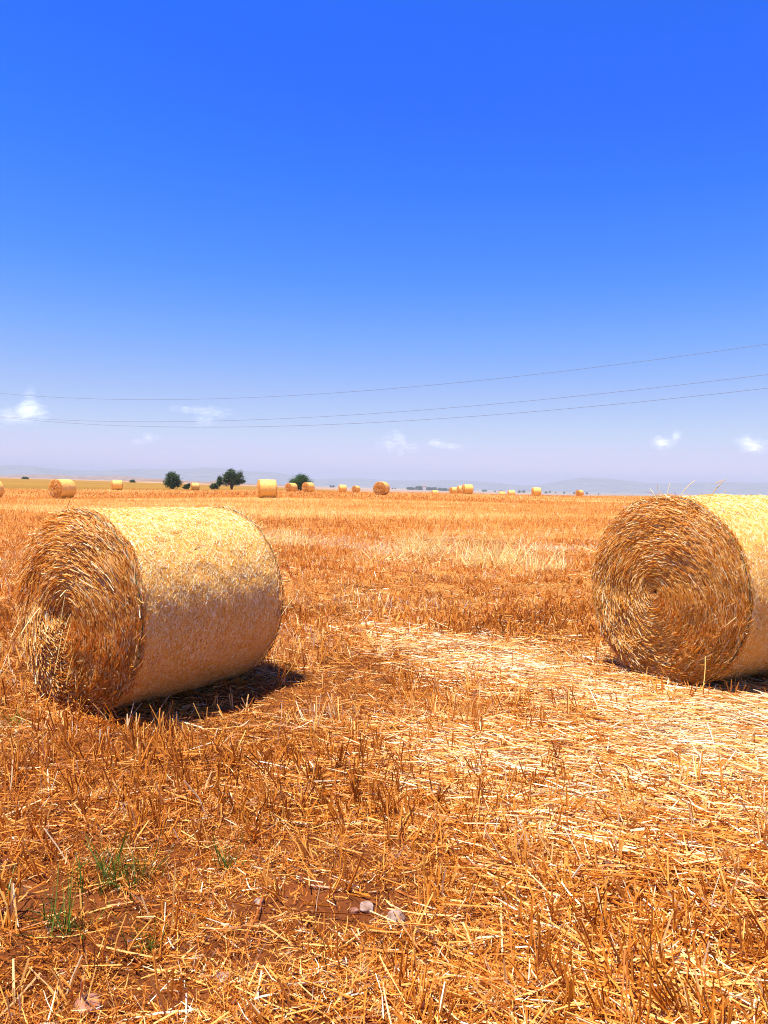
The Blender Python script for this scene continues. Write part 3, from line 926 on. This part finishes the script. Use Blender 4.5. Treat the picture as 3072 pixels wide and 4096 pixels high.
# ------------------------------------------------------------------ hills
def ridge(name, upts, dist, width, m, seed, rough=.05):
    us = np.array([p[0] for p in upts], float); hs = np.array([p[1] for p in upts], float)
    nu, nv = 420, 26
    uu = np.linspace(us[0], us[-1], nu)
    hh = np.interp(uu, us, hs)
    for _ in range(6): hh = np.convolve(np.pad(hh, 2, mode='edge'), np.ones(5) / 5, 'valid')
    V = np.zeros((nv, nu, 3))
    for j in range(nv):
        t = j / (nv - 1) * 2 - 1
        dd = dist + t * width
        az = np.arctan((uu - CX) / F)
        x = dd * np.sin(az); y = dd * np.cos(az)
        top = H + hh / F * dist * np.cos(az)
        base = terr0(x, y) - 6
        k = (1 - abs(t) ** 1.5)
        gul = (vnoise(x, y, width * .25, seed) - .5) * 2 * rough * 4 + (vnoise(x, y, width * .09, seed + 1) - .5) * 2 * rough * 2
        rid = (vnoise(x, 0 * x, width * .08, seed + 2) - .5) * rough * 1.2
        V[j, :, 0] = x; V[j, :, 1] = y
        V[j, :, 2] = base + (top - base) * np.clip(k * (1 + gul * (1 - k)) + rid * k, 0, None)
    ii = np.arange(nv * nu).reshape(nv, nu)
    Q = np.stack([ii[:-1, :-1], ii[:-1, 1:], ii[1:, 1:], ii[1:, :-1]], -1).reshape(-1, 4)
    o = mesh_np(name, V.reshape(-1, 3), Q, m, smooth=True)
    tag(o, kind='structure')


ridge('hills', [(-1500, 30), (-300, 40), (0, 45), (90, 49), (200, 35), (330, 28), (420, 33), (540, 44), (650, 42), (760, 46), (830, 58), (900, 50), (1010, 40), (1090, 44), (1180, 30), (1260, 10),
                (1360, 26), (1420, 30), (1500, 20), (1600, 17), (1700, 24), (1850, 27), (1990, 20), (2090, 8), (2160, 12), (2220, 32), (2300, 46), (2360, 52), (2440, 49), (2520, 36), (2600, 32), (2700, 34), (2780, 36), (2860, 46), (2960, 40), (3072, 42), (3500, 44), (4600, 30)],
      6500, 1500, M_hill, 51)
ridge('hills', [(-900, -2), (0, 4), (80, 10), (200, 11), (330, 8), (460, 14), (620, 6), (760, 0), (900, -6), (1100, -8)], 3600, 500, M_lowhill, 52)
ridge('low_hills', [(-400, -9), (300, -6), (480, -5), (560, 0), (640, 2), (690, 1), (740, -4), (800, -8), (850, 1), (900, 3), (950, -3), (1010, -9), (1120, -9), (1250, -14), (1330, -18)],
      1150, 170, M_lowhill, 53, .04)

# ------------------------------------------------------------------ overhead wires
def wire(pts, label, off):
    us = np.array([p[0] for p in pts], float); vs = np.array([p[1] for p in pts], float)
    # vertical plane of the line: depth 88 m at the left border, 46 m at the right one
    def P(u, v):
        r = ray(u, v)
        # plane through A (left) and B (right) on the ground
        return r
    A = np.array([-.5 * 88, 88.0]) + off; B = np.array([.5 * 46, 46.0]) + off
    t_ = (B - A) / np.linalg.norm(B - A); nrm = np.array([-t_[1], t_[0]])
    S, Z = [], []
    for u, v in pts:
        r = ray(u, v); k = (A @ nrm) / (r[:2] @ nrm); p = EYE + r * k
        S.append((p[:2] - A) @ t_); Z.append(p[2])
    co = np.polyfit(S, Z, 2)
    s = np.linspace(min(S) - 45, max(S) + 12, 90); z = np.polyval(co, s)
    C = np.stack([A[0] + s * t_[0], A[1] + s * t_[1], z], 1)
    rr = .0105; V = []
    for c_ in C:
        for k in range(5):
            a = 2 * PI * k / 5
            V.append(c_ + np.array([nrm[0] * math.cos(a), nrm[1] * math.cos(a), math.sin(a)]) * rr)
    Q = [[i * 5 + k, i * 5 + (k + 1) % 5, (i + 1) * 5 + (k + 1) % 5, (i + 1) * 5 + k] for i in range(len(C) - 1) for k in range(5)]
    o = mesh_np('power_line', np.array(V), np.array(Q), M_wire, smooth=True)
    tag(o, label, 'power line', 'overhead power lines')


wire([(0, 1572), (560, 1601), (1200, 1580), (2136, 1494), (3072, 1379)], 'highest of the three thin overhead wires across the sky', np.array([0, 0.]))
wire([(0, 1665), (560, 1689), (1200, 1671), (2023, 1609), (3072, 1500)], 'middle one of the three thin overhead wires', np.array([.3, .8]))
wire([(0, 1668), (760, 1710), (1200, 1703), (2102, 1645), (3072, 1555)], 'lowest of the three thin overhead wires', np.array([-.3, -.8]))

# ------------------------------------------------------------------ clouds
def cloud_mat(tr):
    m, nt, b = mat('cloud')
    out = nt.nodes['Material Output']
    df = N(nt, 'ShaderNodeBsdfDiffuse'); df.inputs[0].default_value = (.9, .9, .92, 1)
    ge = N(nt, 'ShaderNodeNewGeometry')      # drops scatter sunlight every way: shade by a mostly upward normal
    ad = N(nt, 'ShaderNodeVectorMath', operation='ADD'); ad.inputs[1].default_value = (0, 0, 1.6)
    nm = N(nt, 'ShaderNodeVectorMath', operation='NORMALIZE')
    nt.links.new(ge.outputs['True Normal'], ad.inputs[0]); nt.links.new(ad.outputs[0], nm.inputs[0]); nt.links.new(nm.outputs[0], df.inputs['Normal'])
    tp = N(nt, 'ShaderNodeBsdfTransparent')
    m2 = N(nt, 'ShaderNodeMixShader'); m2.inputs[0].default_value = tr
    tl_ = N(nt, 'ShaderNodeBsdfTranslucent'); tl_.inputs[0].default_value = (.9, .9, .92, 1)
    ng = N(nt, 'ShaderNodeVectorMath', operation='SCALE'); ng.inputs['Scale'].default_value = -1
    nt.links.new(nm.outputs[0], ng.inputs[0]); nt.links.new(ng.outputs[0], tl_.inputs['Normal'])
    sm = N(nt, 'ShaderNodeAddShader'); nt.links.new(df.outputs[0], sm.inputs[0]); nt.links.new(tl_.outputs[0], sm.inputs[1])
    nt.links.new(sm.outputs[0], m2.inputs[1]); nt.links.new(tp.outputs[0], m2.inputs[2])
    nt.links.new(m2.outputs[0], out.inputs['Surface'])
    nt.nodes.remove(b)
    return m


M_cloud = cloud_mat(.9935)
M_cloudthin = cloud_mat(.994)


def cloud(blobs, label, m, seed, n=70, D=13000):
    rg = np.random.default_rng(seed)
    me_v, me_q, k0 = [], [], 0
    cu = np.mean([b[0] for b in blobs]); cv = np.mean([b[1] for b in blobs])
    c0 = EYE + ray(cu, cv) * D
    rr = ray(cu, cv); ex = np.cross(rr, [0, 0, 1]); ex /= np.linalg.norm(ex)
    ar = np.array([b[2] * b[3] for b in blobs]); ar = ar / ar.sum()
    nu, nv = 14, 8
    sph = np.array([[math.sin(PI * j / nv) * math.cos(2 * PI * i / nu), math.sin(PI * j / nv) * math.sin(2 * PI * i / nu), math.cos(PI * j / nv)] for j in range(nv + 1) for i in range(nu)])
    sq = np.array([[j * nu + i, (j + 1) * nu + i, (j + 1) * nu + (i + 1) % nu, j * nu + (i + 1) % nu] for j in range(nv) for i in range(nu)])
    for b, a in zip(blobs, ar):
        for _ in range(max(5, int(1.6 * n * a))):
            q = rg.normal(size=3); q = q / np.linalg.norm(q) * rg.random() ** .6
            px, py, ru, rv = b
            s = D / F
            c = np.array([0, 0, 0.]) + ex * (px - cu + q[0] * ru) * s + np.array([0, 0, 1.]) * (cv - py + q[2] * rv) * s + np.array([rr[0], rr[1], 0]) * q[1] * ru * s
            r = s * rg.uniform(.35, .75) * min(ru, rv)
            me_v.append(c + sph * r * np.array([1.2, 1.2, 1]) * (1 + rg.normal(0, .1, 3))); me_q.append(sq + k0); k0 += len(sph)
    o = mesh_np('cloud', np.concatenate(me_v), np.concatenate(me_q), m, smooth=True)
    o.location = c0
    tag(o, label, 'cloud', 'small clouds above the horizon')


cloud([(115, 1585, 20, 45), (118, 1625, 34, 40), (100, 1650, 55, 35), (60, 1665, 60, 25), (140, 1640, 35, 28), (40, 1680, 45, 22)], 'towering cumulus cloud at the far left behind the wires', M_cloud, 1, n=80)
cloud([(740, 1640, 55, 14), (810, 1645, 80, 18), (860, 1650, 55, 20), (820, 1680, 50, 20)], 'thin wedge-shaped white cloud crossed by the two lower wires', M_cloud, 2, n=70)
cloud([(1590, 1750, 42, 24), (1555, 1778, 65, 22), (1640, 1785, 70, 18), (1600, 1805, 80, 16)], 'puffy cloud low over the middle of the horizon', M_cloud, 3, n=60)
cloud([(1750, 1775, 40, 14), (1810, 1785, 55, 12)], 'flat small cloud just right of the puffy middle cloud', M_cloud, 4, n=70)
cloud([(2700, 1745, 25, 16), (2655, 1770, 60, 20)], 'small cloud above the left part of the big right bale', M_cloud, 5, n=60)
cloud([(2985, 1760, 35, 18), (3010, 1785, 60, 24)], 'small cloud at the right border of the sky', M_cloud, 6, n=60)
cloud([(600, 1750, 35, 14), (560, 1765, 40, 10)], 'faintest cloud wisp below the wedge-shaped one', M_cloudthin, 7, n=40)

# ------------------------------------------------------------------ haze
HZ_D = 1.95e-4
m = bpy.data.materials.new('haze_air'); m.use_nodes = True
nt = m.node_tree; nt.nodes.clear()
out = nt.nodes.new('ShaderNodeOutputMaterial')
pv = nt.nodes.new('ShaderNodeVolumePrincipled')
pv.inputs['Color'].default_value = (.46, .525, .60, 1)
pv.inputs['Density'].default_value = HZ_D
pv.inputs['Anisotropy'].default_value = 0.0
nt.links.new(pv.outputs[0], out.inputs['Volume'])
zt = 140.0; zb = float(gz.min()) - 1.0
hx = 9200.0
V = [(-hx, -hx, min(zb, -30)), (hx, -hx, min(zb, -30)), (hx, hx, min(zb, -30)), (-hx, hx, min(zb, -30)), (-hx, -hx, zt), (hx, -hx, zt), (hx, hx, zt), (-hx, hx, zt)]
Qb = [(0, 3, 2, 1), (4, 5, 6, 7), (0, 1, 5, 4), (1, 2, 6, 5), (2, 3, 7, 6), (3, 0, 4, 7)]
hz = mesh_np('haze', np.array(V, float), np.array(Qb), m)
tag(hz, kind='stuff')

# ------------------------------------------------------------------ light
SUN_AZ = math.radians(235); SUN_EL = math.radians(74)     # azimuth clockwise from +Y
sd = Vector((math.sin(SUN_AZ) * math.cos(SUN_EL), math.cos(SUN_AZ) * math.cos(SUN_EL), math.sin(SUN_EL)))
sl = bpy.data.lights.new('sun', 'SUN'); sl.energy = 5.0; sl.angle = math.radians(.5); sl.color = (1, .95, .86)
so = bpy.data.objects.new('sun', sl); COL.objects.link(so)
so.rotation_euler = sd.to_track_quat('Z', 'Y').to_euler(); so.location = (0, 0, 50)

SKY_R = [(0, 0), (1.02, .012), (1.19, .06), (1.55, .34), (1.96, .96), (2.79, 2.4), (4.2, 4.2), (5.1, 5.2), (8, 6)]
SKY_G = [(0, .5), (1.9, .98), (2.156, 1.25), (2.75, 1.88), (3.36, 2.58), (4.42, 3.63), (5.5, 4.8), (8, 6)]
SKY_B = [(0, 2), (3.0, 5.0), (3.75, 7.3), (6.3, 6.6), (8, 6.6)]
w = bpy.data.worlds.new('World'); scene.world = w; w.use_nodes = True
nt = w.node_tree; nt.nodes.clear()
wo = nt.nodes.new('ShaderNodeOutputWorld'); bg = nt.nodes.new('ShaderNodeBackground')
sky = nt.nodes.new('ShaderNodeTexSky'); sky.sky_type = 'NISHITA'; sky.sun_disc = False
sky.sun_elevation = SUN_EL; sky.sun_rotation = SUN_AZ
sky.air_density = 1.0; sky.dust_density = .3; sky.ozone_density = 6.0; sky.altitude = 100
# the deep, vivid blue of the photograph: one tone curve per channel on the Nishita sky
sp_ = nt.nodes.new('ShaderNodeSeparateColor'); cb_ = nt.nodes.new('ShaderNodeCombineColor')
nt.links.new(sky.outputs[0], sp_.inputs[0])
CURVES = (SKY_R, SKY_G, SKY_B)
for ch_, pts in enumerate(CURVES):
    dv = nt.nodes.new('ShaderNodeMath'); dv.operation = 'MULTIPLY'; dv.inputs[1].default_value = 1 / 8
    fc = nt.nodes.new('ShaderNodeFloatCurve'); ml = nt.nodes.new('ShaderNodeMath'); ml.operation = 'MULTIPLY'; ml.inputs[1].default_value = 8
    cu = fc.mapping.curves[0]
    while len(cu.points) < len(pts): cu.points.new(.5, .5)
    for p_, (x_, y_) in zip(cu.points, pts): p_.location = (x_ / 8, y_ / 8); p_.handle_type = 'VECTOR'
    fc.mapping.update()
    nt.links.new(sp_.outputs[ch_], dv.inputs[0]); nt.links.new(dv.outputs[0], fc.inputs['Value']); nt.links.new(fc.outputs[0], ml.inputs[0]); nt.links.new(ml.outputs[0], cb_.inputs[ch_])
nt.links.new(cb_.outputs[0], bg.inputs['Color'])
bg.inputs['Strength'].default_value = .077
nt.links.new(bg.outputs[0], wo.inputs['Surface'])

# ------------------------------------------------------------------ camera
cam = bpy.data.cameras.new('camera'); co = bpy.data.objects.new('camera', cam); COL.objects.link(co)
cam.sensor_fit = 'VERTICAL'; cam.sensor_height = 36; cam.lens = 36 * F / 4096
cam.clip_start = .05; cam.clip_end = 60000
Mx = Matrix(((RT[0], UP[0], -FWD[0], 0), (RT[1], UP[1], -FWD[1], 0), (RT[2], UP[2], -FWD[2], H), (0, 0, 0, 1)))
co.matrix_world = Mx
scene.camera = co

scene.view_settings.view_transform = 'Standard'; scene.view_settings.look = 'None'
scene.view_settings.exposure = 1.0; scene.view_settings.gamma = 1
scene.render.engine = 'CYCLES'
cy = scene.cycles
cy.max_bounces = 8; cy.diffuse_bounces = 4; cy.glossy_bounces = 2; cy.transmission_bounces = 4; cy.volume_bounces = 1; cy.transparent_max_bounces = 256
cy.use_denoising = True; cy.denoising_prefilter = 'NONE'; cy.denoising_quality = 'HIGH'; cy.use_adaptive_sampling = False; cy.pixel_filter_type = 'BLACKMAN_HARRIS'; cy.filter_width = 1.05; cy.sample_clamp_indirect = 6
